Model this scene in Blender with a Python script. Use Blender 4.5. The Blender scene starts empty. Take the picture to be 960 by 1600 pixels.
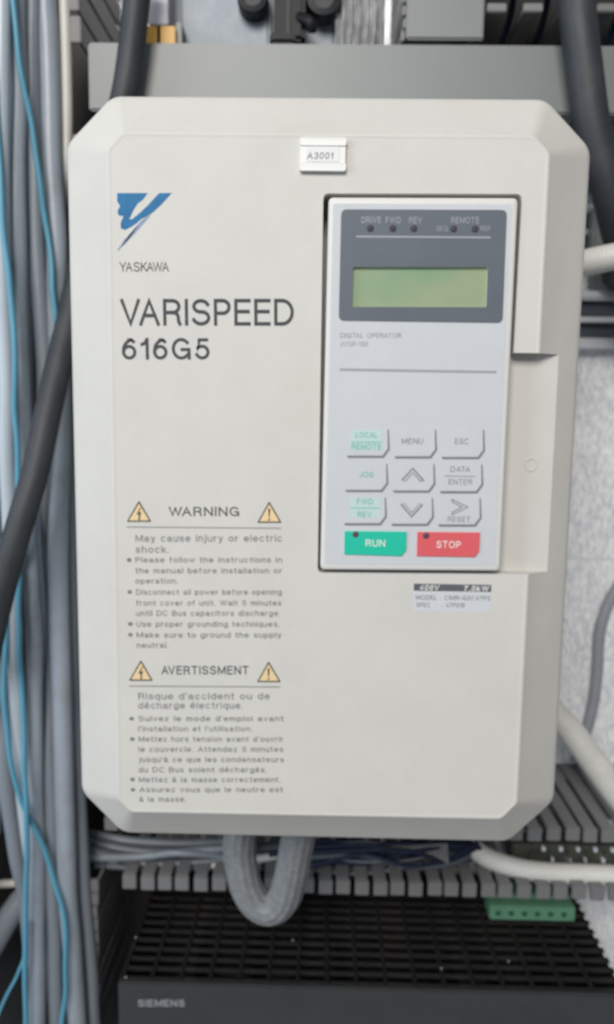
import bpy, bmesh, math, random
from mathutils import Vector, Matrix, Euler
random.seed(7)
S = 0.001                                   # everything below is written in millimetres
R = math.radians
scene = bpy.context.scene
C = scene.collection

# ------------------------------------------------------------------ camera, world, lamps, exposure
CAM = Vector((-0.5, -515.0, 31.4)); CROT = Euler((R(82.69), R(-0.8), R(1.05)), 'XYZ')
cd = bpy.data.cameras.new('camera'); cam = bpy.data.objects.new('camera', cd); C.objects.link(cam)
cam.location = CAM * S; cam.rotation_euler = CROT
cd.sensor_fit = 'VERTICAL'; cd.sensor_height = 24; cd.lens = 18.75
cd.clip_start = 0.01; cd.clip_end = 50
cd.dof.use_dof = True; cd.dof.focus_distance = 0.200
cd.dof.aperture_fstop = 18.75 / 1.8         # 1.8 mm pupil of a phone lens
scene.camera = cam

w = bpy.data.worlds.new('World'); scene.world = w; w.use_nodes = True
bg = w.node_tree.nodes['Background']
bg.inputs[0].default_value = (0.86, 0.92, 1.0, 1); bg.inputs[1].default_value = 0.22

def area(name, loc, target, size, power, col, sy=None):
    l = bpy.data.lights.new(name, 'AREA'); l.size = size; l.energy = power; l.color = col
    if sy: l.shape = 'RECTANGLE'; l.size_y = sy
    o = bpy.data.objects.new(name, l); C.objects.link(o)
    o.location = Vector(loc); d = Vector(target) - Vector(loc)
    o.rotation_euler = d.to_track_quat('-Z', 'Y').to_euler(); return o
area('room_light', (-0.30, -1.70, 0.90), (0.0, -0.1, 0.0), 0.8, 29.3, (1.0, 0.965, 0.92), 0.6)
area('window_light', (-1.5, -0.95, 0.30), (-0.1, -0.1, 0.05), 0.7, 13, (0.74, 0.88, 1.0), 1.0)
scene.view_settings.view_transform = 'Standard'; scene.view_settings.look = 'None'
scene.view_settings.exposure = 0.04; scene.view_settings.gamma = 1.0
scene.view_settings.use_curve_mapping = False
scene.render.engine = 'CYCLES'
scene.cycles.max_bounces = 8

# ------------------------------------------------------------------ helpers
MC = CROT.to_matrix()
def at(px, py, y):
    """the point of the plane y = const (mm) that shows at this pixel of the photograph"""
    r = MC @ Vector(((px - 480) / 1250, -(py - 800) / 1250, -1))
    return CAM + r * ((y - CAM.y) / r.y)

def link(name, me, mat=None, parent=None):
    o = bpy.data.objects.new(name, me); C.objects.link(o)
    if mat is not None and not me.materials: me.materials.append(mat)
    if parent is not None: o.parent = parent
    return o
def thing(name, label, cat, group=None, loc=(0, 0, 0)):
    o = bpy.data.objects.new(name, None); C.objects.link(o)
    o.empty_display_size = 0.01; o.location = Vector(loc) * S
    o['label'] = label; o['category'] = cat
    if group: o['group'] = group
    return o
def tag(o, label, cat, group=None):
    o['label'] = label; o['category'] = cat
    if group: o['group'] = group
    return o
def finish(me, ang=35):
    me.shade_smooth(); me.set_sharp_from_angle(angle=R(ang)); return me
def bm_mesh(bm, name, smooth=True, ang=35):
    bmesh.ops.recalc_face_normals(bm, faces=bm.faces)
    for v in bm.verts: v.co *= S
    me = bpy.data.meshes.new(name); bm.to_mesh(me); bm.free()
    if smooth: finish(me, ang)
    return me
def add_box(bm, x0, x1, y0, y1, z0, z1, bev=0.0, seg=1):
    t = bmesh.new(); bmesh.ops.create_cube(t, size=1)
    for v in t.verts:
        v.co = Vector(((x0 + x1) / 2 + v.co.x * (x1 - x0), (y0 + y1) / 2 + v.co.y * (y1 - y0), (z0 + z1) / 2 + v.co.z * (z1 - z0)))
    if bev: bmesh.ops.bevel(t, geom=list(t.edges), offset=bev, segments=seg, affect='EDGES')
    m = bpy.data.meshes.new('t'); t.to_mesh(m); t.free(); bm.from_mesh(m); bpy.data.meshes.remove(m)
def box(name, x0, x1, y0, y1, z0, z1, mat, parent=None, bev=0.0, seg=1):
    bm = bmesh.new(); add_box(bm, x0, x1, y0, y1, z0, z1, bev, seg)
    return link(name, bm_mesh(bm, name), mat, parent)
def round_poly(pts, rad, seg=5):
    out = []; n = len(pts)
    rr = rad if isinstance(rad, (list, tuple)) else [rad] * n
    for i in range(n):
        p = Vector(pts[i]); a = (Vector(pts[i - 1]) - p); b = (Vector(pts[(i + 1) % n]) - p)
        la, lb = a.length, b.length; a.normalize(); b.normalize()
        r = rr[i]; ang = a.angle(b); t = min(r / math.tan(ang / 2), la * .49, lb * .49)
        if r <= 0: out += [tuple(p)] * (seg + 1); continue
        p0 = p + a * t; p2 = p + b * t
        for k in range(seg + 1):
            s = k / seg; q = p0 * (1 - s) ** 2 + p * 2 * s * (1 - s) + p2 * s * s
            out.append((q.x, q.y))
    return out
def prism(name, poly, y0, y1, mat, parent=None, smooth=True):
    """polygon in x,z (mm) extruded from y0 (front) back to y1"""
    bm = bmesh.new()
    f = [bm.verts.new((x, y0, z)) for x, z in poly]; b = [bm.verts.new((x, y1, z)) for x, z in poly]
    bm.faces.new(f); bm.faces.new(b[::-1]); n = len(poly)
    for i in range(n): bm.faces.new((f[i], b[i], b[(i + 1) % n], f[(i + 1) % n]))
    return link(name, bm_mesh(bm, name, smooth), mat, parent)
def pxpoly(pts, y):
    return [(p.x, p.z) for p in (at(a, b, y) for a, b in pts)]
def print_poly(name, pts, y, mat, parent, th=0.06):
    return prism(name, pxpoly(pts, y), y, y + th, mat, parent, False)
def disc_bm(bm, c, r, y0, y1, n=24):
    f = [bm.verts.new((c[0] + r * math.cos(2 * math.pi * i / n), y0, c[1] + r * math.sin(2 * math.pi * i / n))) for i in range(n)]
    b = [bm.verts.new((v.co.x, y1, v.co.z)) for v in f]
    bm.faces.new(f); bm.faces.new(b[::-1])
    for i in range(n): bm.faces.new((f[i], b[i], b[(i + 1) % n], f[(i + 1) % n]))
def loft(rings, cap=True):
    bm = bmesh.new(); vs = [[bm.verts.new(p) for p in r] for r in rings]; n = len(rings[0])
    for a, b in zip(vs, vs[1:]):
        for i in range(n): bm.faces.new((a[i], a[(i + 1) % n], b[(i + 1) % n], b[i]))
    if cap: bm.faces.new(vs[0][::-1]); bm.faces.new(vs[-1])
    return bm
def boolean(o, cutters):
    for c in cutters:
        m = o.modifiers.new('b', 'BOOLEAN'); m.operation = 'DIFFERENCE'; m.object = c; m.solver = 'EXACT'
    dg = bpy.context.evaluated_depsgraph_get()
    me = bpy.data.meshes.new_from_object(o.evaluated_get(dg)); o.modifiers.clear()
    old = o.data; o.data = me; bpy.data.meshes.remove(old)
    for c in cutters:
        d = c.data; bpy.data.objects.remove(c); bpy.data.meshes.remove(d)
    finish(me, 32)

# ---- tubes
def catmull(P, step=6.0):
    P = [Vector(p) for p in P]; Q = [P[0] * 2 - P[1]] + P + [P[-1] * 2 - P[-2]]; out = []
    for i in range(1, len(Q) - 2):
        a, b, c, d = Q[i - 1:i + 3]; n = max(2, int((c - b).length / step))
        for k in range(n):
            t = k / n
            out.append(0.5 * ((2 * b) + (-a + c) * t + (2 * a - 5 * b + 4 * c - d) * t * t + (-a + 3 * b - 3 * c + d) * t ** 3))
    out.append(Q[-2]); return out
def tube_bm(bm, P, rad, n=16, step=6.0, rfun=None, afun=None):
    pts = catmull(P, step); L = 0.0; up = None; rings = []
    for i, p in enumerate(pts):
        t = (pts[min(i + 1, len(pts) - 1)] - pts[max(i - 1, 0)]).normalized()
        if up is None:
            up = t.orthogonal().normalized()
        up = (up - t * up.dot(t)).normalized(); sd = t.cross(up)
        if i: L += (p - pts[i - 1]).length
        r = rad * (rfun(L) if rfun else 1.0)
        rings.append([bm.verts.new(p + (up * math.cos(a) + sd * math.sin(a)) * (r * (afun(a, L) if afun else 1.0)))
                      for a in (2 * math.pi * k / n for k in range(n))])
    for a, b in zip(rings, rings[1:]):
        for k in range(n): bm.faces.new((a[k], a[(k + 1) % n], b[(k + 1) % n], b[k]))
    bm.faces.new(rings[0][::-1]); bm.faces.new(rings[-1])
def tube(name, P, rad, mat, parent=None, **kw):
    bm = bmesh.new(); tube_bm(bm, P, rad, **kw)
    return link(name, bm_mesh(bm, name, True, 75), mat, parent)
def cable(name, path, rad, mat, label, cat='cable', group=None, **kw):
    """path: list of (photo x, photo y, depth y in mm)"""
    P = [at(a, b, y) for a, b, y in path]
    if kw.pop('wobble', group is not None):          # hand-laid cables are never perfectly straight
        q = random.Random(len(label) * 7 + int(path[0][0])); P2 = []
        for i, p in enumerate(catmull(P, 26.0)):
            P2.append(p + Vector((q.uniform(-.55, .55), q.uniform(-.5, .5), 0)))
        P = P2
    return tag(tube(name, P, rad, mat, **kw), label, cat, group)

# ---- lettering: a plain grotesque drawn as strokes (cap height 1, x height .73)
def _arc(cx, cy, rx, ry, a0, a1, n=9):
    return [(cx + rx * math.cos(R(a0 + (a1 - a0) * k / n)), cy + ry * math.sin(R(a0 + (a1 - a0) * k / n))) for k in range(n + 1)]
def _bowl(x0, xm, y0, y1):                       # D-like bowl from (x0,y1) round to (x0,y0)
    r = (y1 - y0) / 2
    return [(x0, y1)] + _arc(xm - min(r, xm - x0), (y0 + y1) / 2, min(r, xm - x0), r, 90, -90, 10) + [(x0, y0)]
_O = lambda w, h=1.0: _arc(w / 2, h / 2, w / 2, h / 2, 90, 450, 22)
_S = lambda w, h: _arc(w / 2, h * .755, w / 2 * .93, h * .245, 20, 250, 9) + _arc(w / 2, h * .265, w / 2, h * .265, 68, -160, 10)
X = 0.73
G = {
 'A': (.74, [[(0, 0), (.37, 1), (.74, 0)], [(.14, .36), (.60, .36)]]),
 'B': (.62, [[(0, 0)] + [(0, 1)], _bowl(0, .56, .53, 1), _bowl(0, .62, 0, .53)]),
 'C': (.74, [_arc(.38, .5, .38, .5, 42, 318, 18)]),
 'D': (.70, [[(0, 0), (0, 1)], [(0, 1), (.28, 1)] + _arc(.28, .5, .42, .5, 85, -85, 12) + [(.28, 0), (0, 0)]]),
 'E': (.56, [[(.56, 0), (0, 0), (0, 1), (.56, 1)], [(0, .53), (.52, .53)]]),
 'F': (.53, [[(0, 0), (0, 1), (.53, 1)], [(0, .51), (.48, .51)]]),
 'G': (.76, [_arc(.38, .5, .38, .5, 42, 320, 18) + [(.74, .18), (.74, .46), (.42, .46)], [(.75, 0), (.75, .2)]]),
 'H': (.66, [[(0, 0), (0, 1)], [(.66, 0), (.66, 1)], [(0, .53), (.66, .53)]]),
 'I': (.0, [[(0, 0), (0, 1)]]),
 'J': (.46, [[(.46, 1), (.46, .26)] + _arc(.23, .25, .23, .25, 0, -180, 8)]),
 'K': (.66, [[(0, 0), (0, 1)], [(.62, 1), (.02, .38)], [(.22, .58), (.66, 0)]]),
 'L': (.50, [[(0, 1), (0, 0), (.50, 0)]]),
 'M': (.86, [[(0, 0), (0, 1)], [(.02, .98), (.43, .10), (.84, .98)], [(.86, 1), (.86, 0)]]),
 'N': (.68, [[(0, 0), (0, 1)], [(.02, .97), (.66, .03)], [(.68, 0), (.68, 1)]]),
 'O': (.82, [_O(.82)]),
 'P': (.58, [[(0, 0), (0, 1)], [(0, 1), (.32, 1)] + _arc(.32, .73, .26, .27, 85, -85, 9) + [(.32, .46), (0, .46)]]),
 'Q': (.82, [_O(.82), [(.50, .26), (.80, -.02)]]),
 'R': (.64, [[(0, 0), (0, 1)], [(0, 1), (.34, 1)] + _arc(.34, .745, .27, .255, 85, -85, 9) + [(.34, .49), (0, .49)], [(.34, .49), (.50, .46), (.57, .34), (.59, .10), (.64, 0)]]),
 'S': (.66, [_S(.66, 1)]),
 'T': (.66, [[(0, 1), (.66, 1)], [(.33, 0), (.33, 1)]]),
 'U': (.66, [[(0, 1), (0, .33)] + _arc(.33, .33, .33, .33, 180, 360, 10) + [(.66, 1)]]),
 'V': (.70, [[(0, 1), (.35, 0), (.70, 1)]]),
 'W': (1.08, [[(0, 1), (.27, .02), (.54, .96)], [(.54, .96), (.81, .02), (1.08, 1)]]),
 'Y': (.70, [[(0, 1), (.35, .42), (.70, 1)], [(.35, .42), (.35, 0)]]),
 '0': (.52, [_O(.52)]),
 '1': (.24, [[(0, .74), (.13, .80), (.22, .98)], [(.24, 0), (.24, 1)]]),
 '3': (.52, [_arc(.25, .765, .235, .235, 165, -90, 10), _arc(.26, .27, .26, .27, 90, -165, 11)]),
 '4': (.56, [[(.42, 0), (.42, 1), (0, .27), (.56, .27)]]),
 '5': (.54, [[(.48, .98), (.12, .98), (.05, .50)] + _arc(.26, .32, .28, .32, 140, -155, 12)]),
 '6': (.54, [_arc(.27, .315, .27, .315, 90, 450, 16), _arc(.50, .40, .50, .60, 180, 108, 7) + _arc(.30, .80, .20, .20, 90, 25, 4)]),
 '7': (.54, [[(0, .98), (.54, .98), (.30, .52), (.17, 0)]]),
 '8': (.52, [_arc(.26, .77, .22, .23, 90, 450, 14), _arc(.26, .27, .26, .27, 90, 450, 14)]),
 'a': (.52, [_arc(.25, .52, .22, .21, 160, 20, 7) + [(.47, .44), (.47, .12), (.54, .01)], _arc(.23, .20, .23, .20, 60, 330, 10) , [(.47, .42), (.30, .40)]]),
 'b': (.52, [[(0, 0), (0, 1)], _arc(.27, .365, .26, .365, 180, 540, 14)]),
 'c': (.50, [_arc(.26, .365, .26, .365, 45, 315, 12)]),
 'd': (.52, [[(.52, 0), (.52, 1)], _arc(.26, .365, .26, .365, 0, 360, 14)]),
 'e': (.54, [[(.02, .38), (.53, .38)] + _arc(.27, .365, .27, .365, 6, 318, 14)]),
 'f': (.30, [[(.12, 0), (.12, .82)] + _arc(.27, .85, .15, .15, 180, 90, 4), [(0, .71), (.28, .71)]]),
 'g': (.52, [_arc(.26, .365, .26, .365, 0, 360, 14), [(.52, .72), (.52, -.06)] + _arc(.27, -.06, .25, .22, 0, -155, 8)]),
 'h': (.48, [[(0, 0), (0, 1)], [(0, .42)] + _arc(.24, .49, .24, .24, 160, 0, 8) + [(.48, 0)]]),
 'i': (.0, [[(0, 0), (0, .72)], [(0, .93), (0, 1)]]),
 'j': (.08, [[(-.08, -.27), (.04, -.24), (.08, -.1), (.08, .72)], [(.08, .93), (.08, 1)]]),
 'k': (.46, [[(0, 0), (0, 1)], [(.42, .71), (.02, .28)], [(.17, .44), (.46, 0)]]),
 'l': (.0, [[(0, 0), (0, 1)]]),
 'm': (.78, [[(0, 0), (0, .72)], [(0, .44)] + _arc(.20, .52, .19, .20, 150, 0, 7) + [(.39, 0)], [(.39, .46)] + _arc(.59, .52, .19, .20, 150, 0, 7) + [(.78, 0)]]),
 'n': (.48, [[(0, 0), (0, .72)], [(0, .42)] + _arc(.24, .49, .24, .24, 160, 0, 8) + [(.48, 0)]]),
 'o': (.54, [_O(.54, X)]),
 'p': (.52, [[(0, -.27), (0, .72)], _arc(.27, .365, .26, .365, 180, 540, 14)]),
 'q': (.52, [[(.52, -.27), (.52, .72)], _arc(.26, .365, .26, .365, 0, 360, 14)]),
 'r': (.28, [[(0, 0), (0, .72)], [(0, .46), (.08, .64), (.28, .71)]]),
 's': (.46, [_S(.46, X)]),
 't': (.28, [[(.12, .95), (.12, .14), (.17, .02), (.28, .01)], [(0, .71), (.27, .71)]]),
 'u': (.48, [[(0, .72), (0, .24)] + _arc(.24, .24, .24, .24, 180, 340, 8), [(.48, .72), (.48, 0)]]),
 'v': (.48, [[(0, .72), (.24, 0), (.48, .72)]]),
 'w': (.72, [[(0, .72), (.19, 0), (.36, .68), (.53, 0), (.72, .72)]]),
 'x': (.46, [[(0, .72), (.46, 0)], [(.46, .72), (0, 0)]]),
 'y': (.48, [[(0, .72), (.25, .02)], [(.48, .72), (.20, -.18), (.05, -.26)]]),
 'z': (.44, [[(0, .70), (.44, .70), (0, .02), (.44, .02)]]),
 '.': (.0, [[(0, .0), (0, .02)]]),
 ':': (.0, [[(0, .0), (0, .02)], [(0, .60), (0, .62)]]),
 "'": (.0, [[(0, .82), (0, 1)]]),
 '-': (.28, [[(0, .38), (.28, .38)]]),
}
G['é'] = (.54, G['e'][1] + [[(.22, .86), (.36, 1.03)]])
G['à'] = (.52, G['a'][1] + [[(.18, 1.03), (.32, .86)]])
KP = {'VA', 'AV', 'AW', 'WA', 'YA', 'AT', 'TA', 'KA', 'LY', 'SY'}
_fc = {}
def ribbon(P, t):
    P = [p for i, p in enumerate(P) if i == 0 or math.dist(p, P[i - 1]) > 1e-4]
    closed = len(P) > 3 and math.dist(P[0], P[-1]) < 1e-3
    if closed: P = P[:-1]
    n = len(P); P = [Vector(p) for p in P]
    if not closed:
        P[0] = P[0] + (P[0] - P[1]).normalized() * t * .5; P[-1] = P[-1] + (P[-1] - P[-2]).normalized() * t * .5
    Lf, Rt = [], []
    for i in range(n):
        a = P[i - 1] if (i or closed) else None; b = P[(i + 1) % n] if (i < n - 1 or closed) else None
        d1 = (P[i] - a).normalized() if a is not None else (b - P[i]).normalized()
        d2 = (b - P[i]).normalized() if b is not None else d1
        n1 = Vector((-d1.y, d1.x)); n2 = Vector((-d2.y, d2.x)); m = n1 + n2
        if m.length < .25: m = n1.copy()
        m.normalize(); k = min(1 / max(.25, m.dot(n1)), 1.9) * t / 2
        Lf.append(P[i] + m * k); Rt.append(P[i] - m * k)
    v = [tuple(p) for p in Lf + Rt]; f = []
    for i in range(n if closed else n - 1):
        j = (i + 1) % n; f.append((i, n + i, n + j, j))
    return v, f
def glyphs(s, t=0.12, track=0.20):
    """vertices (x, y, layer) and faces of a word"""
    k = (s, t, track)
    if k in _fc: return _fc[k]
    V, F, x = [], [], 0.0
    for _i, ch in enumerate(s):
        if ch == ' ': x += .6; continue
        wd, st = G[ch]; kern = .20 if s[_i:_i + 2] in KP else 0
        for li, P in enumerate(st):
            P2 = [(x + t / 2 + a, t / 2 + b * (1 - t)) for a, b in P]
            if ch in 'AVWYvwyM': P2 = P2
            v, f = ribbon(P2, t); o = len(V)
            V += [(a, b, li) for a, b in v]; F += [tuple(q + o for q in r) for r in f]
        x += wd + t + track - kern
    _fc[k] = (V, F); return _fc[k]
def lettering(text, x0, x1, base, cap, y, mat, parent, bold=0.0, words=False, base1=None, name='lettering', shear=0.0, t=0.13, track=0.2):
    """one printed line fitted between photo x0..x1 on baseline `base` (photo y); base1: baseline at the right end"""
    t = t + bold * 2
    a = at(x0, base, y); b = at(x1, base1 if base1 else base, y); h = (at(x0, base, y) - at(x0, base - cap, y)).length
    d = (b - a); W = d.length; d.normalize(); upv = Vector((-d.z, 0, d.x))
    V, F = [], []
    def put(g, ox, sx):
        v, f = g; m = min(q[0] for q in v); k = len(V)
        for q in v:
            V.append(tuple((a + d * (ox + (q[0] - m) * sx + q[1] * h * shear) + upv * (q[1] * h) - Vector((0, q[2] * .012, 0))) * S))
        F.extend(tuple(i + k for i in p) for p in f)
    ws = text.split(' ') if words else [text]
    gs = [glyphs(w_, t, track) for w_ in ws]
    wd = [max(q[0] for q in g[0]) - min(q[0] for q in g[0]) for g in gs]
    if not words: put(gs[0], 0, W / wd[0])
    else:
        sx = min(W / (sum(wd) + 0.75 * (len(ws) - 1)), h * words)
        gap = (W - sum(wd) * sx) / max(1, len(ws) - 1); Xp = 0
        for g, q in zip(gs, wd): put(g, Xp, sx); Xp += q * sx + gap
    me = bpy.data.meshes.new(name); me.from_pydata(V, [], F); me.validate()
    return link(name, me, mat, parent)

# ------------------------------------------------------------------ materials
def mat(name, col, rough=0.5, metal=0.0, spec=0.5, var=0.0, vscale=60, bump=0.0, bscale=900, stretch=(1, 1, 1), dark=None, dscale=14, damt=0.0, ior=None, emit=None):
    m = bpy.data.materials.new(name); m.use_nodes = True; nt = m.node_tree; N = nt.nodes; Lk = nt.links
    p = N['Principled BSDF']; p.inputs['Roughness'].default_value = rough; p.inputs['Metallic'].default_value = metal
    p.inputs['Specular IOR Level'].default_value = spec
    p.inputs['Base Color'].default_value = (*col, 1)
    tc = N.new('ShaderNodeTexCoord'); mp = N.new('ShaderNodeMapping'); mp.inputs['Scale'].default_value = stretch
    Lk.new(tc.outputs['Object'], mp.inputs['Vector'])
    cur = None
    if var:
        nz = N.new('ShaderNodeTexNoise'); nz.inputs['Scale'].default_value = vscale; nz.inputs['Detail'].default_value = 5
        nz.inputs['Roughness'].default_value = 0.62
        Lk.new(mp.outputs[0], nz.inputs['Vector'])
        rp = N.new('ShaderNodeValToRGB'); rp.color_ramp.elements[0].position = 0.28; rp.color_ramp.elements[1].position = 0.72
        rp.color_ramp.elements[0].color = tuple(max(0, c * (1 - var)) for c in col) + (1,)
        rp.color_ramp.elements[1].color = tuple(min(1, c * (1 + var)) for c in col) + (1,)
        Lk.new(nz.outputs['Fac'], rp.inputs[0]); cur = rp.outputs[0]
    if damt:
        n2 = N.new('ShaderNodeTexNoise'); n2.inputs['Scale'].default_value = dscale; n2.inputs['Detail'].default_value = 6
        n2.inputs['Roughness'].default_value = 0.7; Lk.new(mp.outputs[0], n2.inputs['Vector'])
        r2 = N.new('ShaderNodeValToRGB'); r2.color_ramp.elements[0].position = 0.5; r2.color_ramp.elements[1].position = 0.78
        r2.color_ramp.elements[0].color = (0, 0, 0, 1); r2.color_ramp.elements[1].color = (damt,) * 3 + (1,)
        Lk.new(n2.outputs['Fac'], r2.inputs[0])
        mx = N.new('ShaderNodeMix'); mx.data_type = 'RGBA'; Lk.new(r2.outputs[0], mx.inputs[0])
        if cur: Lk.new(cur, mx.inputs[6])
        else: mx.inputs[6].default_value = (*col, 1)
        mx.inputs[7].default_value = (*(dark or (0.1, 0.09, 0.08)), 1); cur = mx.outputs[2]
    if cur: Lk.new(cur, p.inputs['Base Color'])
    if bump:
        nb = N.new('ShaderNodeTexNoise'); nb.inputs['Scale'].default_value = bscale; nb.inputs['Detail'].default_value = 3
        Lk.new(mp.outputs[0], nb.inputs['Vector'])
        bn = N.new('ShaderNodeBump'); bn.inputs['Strength'].default_value = bump; bn.inputs['Distance'].default_value = 0.0004
        Lk.new(nb.outputs['Fac'], bn.inputs['Height']); Lk.new(bn.outputs[0], p.inputs['Normal'])
    if emit:
        p.inputs['Emission Color'].default_value = (*emit[0], 1); p.inputs['Emission Strength'].default_value = emit[1]
    return m
M = {}
M['case'] = mat('beige_case_plastic', (0.575, 0.56, 0.525), 0.6, spec=0.3, var=0.03, vscale=45, bump=0.2, bscale=1500, damt=0.22, dark=(0.50, 0.44, 0.36), dscale=16)
M['case_dark'] = mat('pocket_plastic', (0.10, 0.10, 0.095), 0.6)
M['membrane'] = mat('pale_keypad_film', (0.53, 0.547, 0.572), 0.6, spec=0.3, var=0.025, vscale=80, bump=0.1, bscale=1400)
M['bezel'] = mat('operator_case_plastic', (0.62, 0.61, 0.585), 0.45, bump=0.2, bscale=1500)
M['window'] = mat('slate_window_film', (0.10, 0.117, 0.14), 0.5, var=0.08, vscale=30, spec=0.35)
M['ink'] = mat('grey_black_ink', (0.07, 0.07, 0.075), 0.7, spec=0.2, var=0.15, vscale=400)
M['ink_soft'] = mat('faded_grey_ink', (0.20, 0.20, 0.205), 0.7, spec=0.2, var=0.2, vscale=500)
M['ink_small'] = mat('small_print_ink', (0.15, 0.15, 0.155), 0.7, spec=0.2, var=0.25, vscale=600)
M['ink_key'] = mat('key_outline_ink', (0.17, 0.175, 0.19), 0.55, var=0.1, vscale=500)
M['ink_light'] = mat('pale_window_ink', (0.27, 0.285, 0.32), 0.5)
M['ink_line'] = mat('grey_line_ink', (0.30, 0.31, 0.33), 0.5)
M['ink_teal'] = mat('teal_ink', (0.10, 0.38, 0.32), 0.5)
M['tint'] = mat('pale_green_tint', (0.47, 0.60, 0.58), 0.5)
M['blue'] = mat('blue_logo_ink', (0.016, 0.14, 0.31), 0.55, spec=0.25, var=0.15, vscale=300)
M['blue_grey'] = mat('grey_blue_logo_ink', (0.16, 0.22, 0.34), 0.5, var=0.3, vscale=500)
M['yellow'] = mat('amber_warning_ink', (0.74, 0.56, 0.31), 0.5)
M['run'] = mat('green_key_film', (0.012, 0.48, 0.33), 0.4, var=0.03)
M['stop'] = mat('red_key_film', (0.66, 0.105, 0.12), 0.4, var=0.03)
M['white_ink'] = mat('white_ink', (0.75, 0.74, 0.70), 0.5)
M['led'] = mat('unlit_lamp_lens', (0.10, 0.055, 0.08), 0.6, spec=0.2)
M['led_dark'] = mat('dark_lamp_lens', (0.055, 0.05, 0.065), 0.6, spec=0.2)
M['lcd_rim'] = mat('display_rim', (0.12, 0.16, 0.13), 0.5)
M['tag'] = mat('white_tag_plastic', (0.68, 0.68, 0.66), 0.4)
M['paper'] = mat('tag_paper', (0.70, 0.70, 0.70), 0.6)
M['label'] = mat('silver_white_label', (0.565, 0.575, 0.60), 0.5)
M['band'] = mat('label_dark_band', (0.10, 0.105, 0.115), 0.5, var=0.1, vscale=300)
M['duct'] = mat('grey_duct_plastic', (0.165, 0.165, 0.168), 0.5, var=0.08, vscale=40, bump=0.1, damt=0.35, dark=(0.12, 0.11, 0.10), dscale=18)
M['lid'] = mat('grey_lid_plastic', (0.172, 0.184, 0.182), 0.42, var=0.05, vscale=12, bump=0.1, damt=0.2, dark=(0.2, 0.19, 0.17), dscale=9)
M['black_rubber'] = mat('black_rubber', (0.024, 0.028, 0.034), 0.58, var=0.25, vscale=70, bump=0.3, bscale=500, spec=0.55, damt=0.35, dark=(0.07, 0.065, 0.06), dscale=40)
M['cab_a'] = mat('grey_cable_sheath', (0.30, 0.34, 0.39), 0.38, var=0.07, vscale=30, bump=0.25, bscale=240, damt=0.45, dark=(0.17, 0.16, 0.15), dscale=45)
M['cab_b'] = mat('dull_grey_cable_sheath', (0.20, 0.227, 0.26), 0.42, var=0.07, vscale=30, bump=0.25, bscale=240, damt=0.25, dark=(0.12, 0.11, 0.10), dscale=30)
M['cab_c'] = mat('pale_grey_cable_sheath', (0.42, 0.475, 0.53), 0.36, var=0.07, vscale=30, bump=0.25, bscale=240, damt=0.2, dark=(0.2, 0.19, 0.18), dscale=30)
M['cab_dark'] = mat('slate_cable_sheath', (0.10, 0.115, 0.14), 0.42, var=0.1, vscale=30, damt=0.3, dark=(0.06, 0.06, 0.06))
M['shadow_grey'] = mat('matte_grey_shadow', (0.29, 0.305, 0.335), 0.8, spec=0.1, var=0.08)  # tone of the shadow modelled on the steel plate
M['white_cab'] = mat('cream_cable_sheath', (0.58, 0.57, 0.53), 0.4, var=0.05, vscale=30, damt=0.3, dark=(0.35, 0.32, 0.28), dscale=30)
M['blue_cab'] = mat('turquoise_wire_sheath', (0.09, 0.29, 0.41), 0.42, var=0.06, vscale=40)
M['navy'] = mat('navy_wire_sheath', (0.012, 0.020, 0.045), 0.55, spec=0.25, var=0.2, vscale=60)
M['hose'] = mat('cream_hose_plastic', (0.62, 0.615, 0.585), 0.45, var=0.06, vscale=40, damt=0.3, dark=(0.33, 0.30, 0.26), dscale=30)
M['flex'] = mat('grey_flex_plastic', (0.20, 0.21, 0.22), 0.5, var=0.22, vscale=260, bump=0.7, bscale=900, damt=0.25, dark=(0.16, 0.15, 0.14), dscale=30)
M['psu'] = mat('black_steel_paint', (0.010, 0.009, 0.0088), 0.65, spec=0.25, var=0.2, vscale=50, bump=0.2, bscale=1200, damt=0.35, dark=(0.07, 0.06, 0.055), dscale=35)
M['psu_front'] = mat('charcoal_front_plastic', (0.036, 0.038, 0.040), 0.5, var=0.12, vscale=40, bump=0.2, bscale=1500)
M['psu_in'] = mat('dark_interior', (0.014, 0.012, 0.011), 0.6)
M['silver'] = mat('bright_metal', (0.40, 0.40, 0.39), 0.5, metal=0.5)
M['green_term'] = mat('green_terminal_plastic', (0.10, 0.235, 0.15), 0.45, var=0.1, vscale=80)
M['green_dark'] = mat('terminal_screw_hole', (0.02, 0.09, 0.05), 0.5)
M['rail'] = mat('zinc_rail', (0.62, 0.64, 0.67), 0.4, metal=0.15, var=0.08, vscale=30)
M['dark_metal'] = mat('dark_rail_gap', (0.05, 0.058, 0.075), 0.5)
M['orange'] = mat('orange_plug_plastic', (0.66, 0.36, 0.07), 0.45, var=0.1, vscale=60)
M['relay'] = mat('pale_blue_device_plastic', (0.21, 0.25, 0.29), 0.45, var=0.12, vscale=25, damt=0.4, dark=(0.55, 0.57, 0.60), dscale=40)
M['foil'] = mat('crumpled_clear_wrap', (0.60, 0.60, 0.61), 0.22, var=0.2, vscale=35, stretch=(3, 1, 0.5), bump=0.8, bscale=90, spec=0.9)
M['knob'] = mat('black_knob_plastic', (0.014, 0.016, 0.019), 0.45, spec=0.3)
M['black'] = mat('black_plastic', (0.008, 0.008, 0.009), 0.5, spec=0.25)
M['white_pl'] = mat('white_post_plastic', (0.52, 0.50, 0.53), 0.4, var=0.05, vscale=30)
M['pcb'] = mat('olive_terminal_plastic', (0.05, 0.055, 0.042), 0.5, var=0.5, vscale=90)

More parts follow.
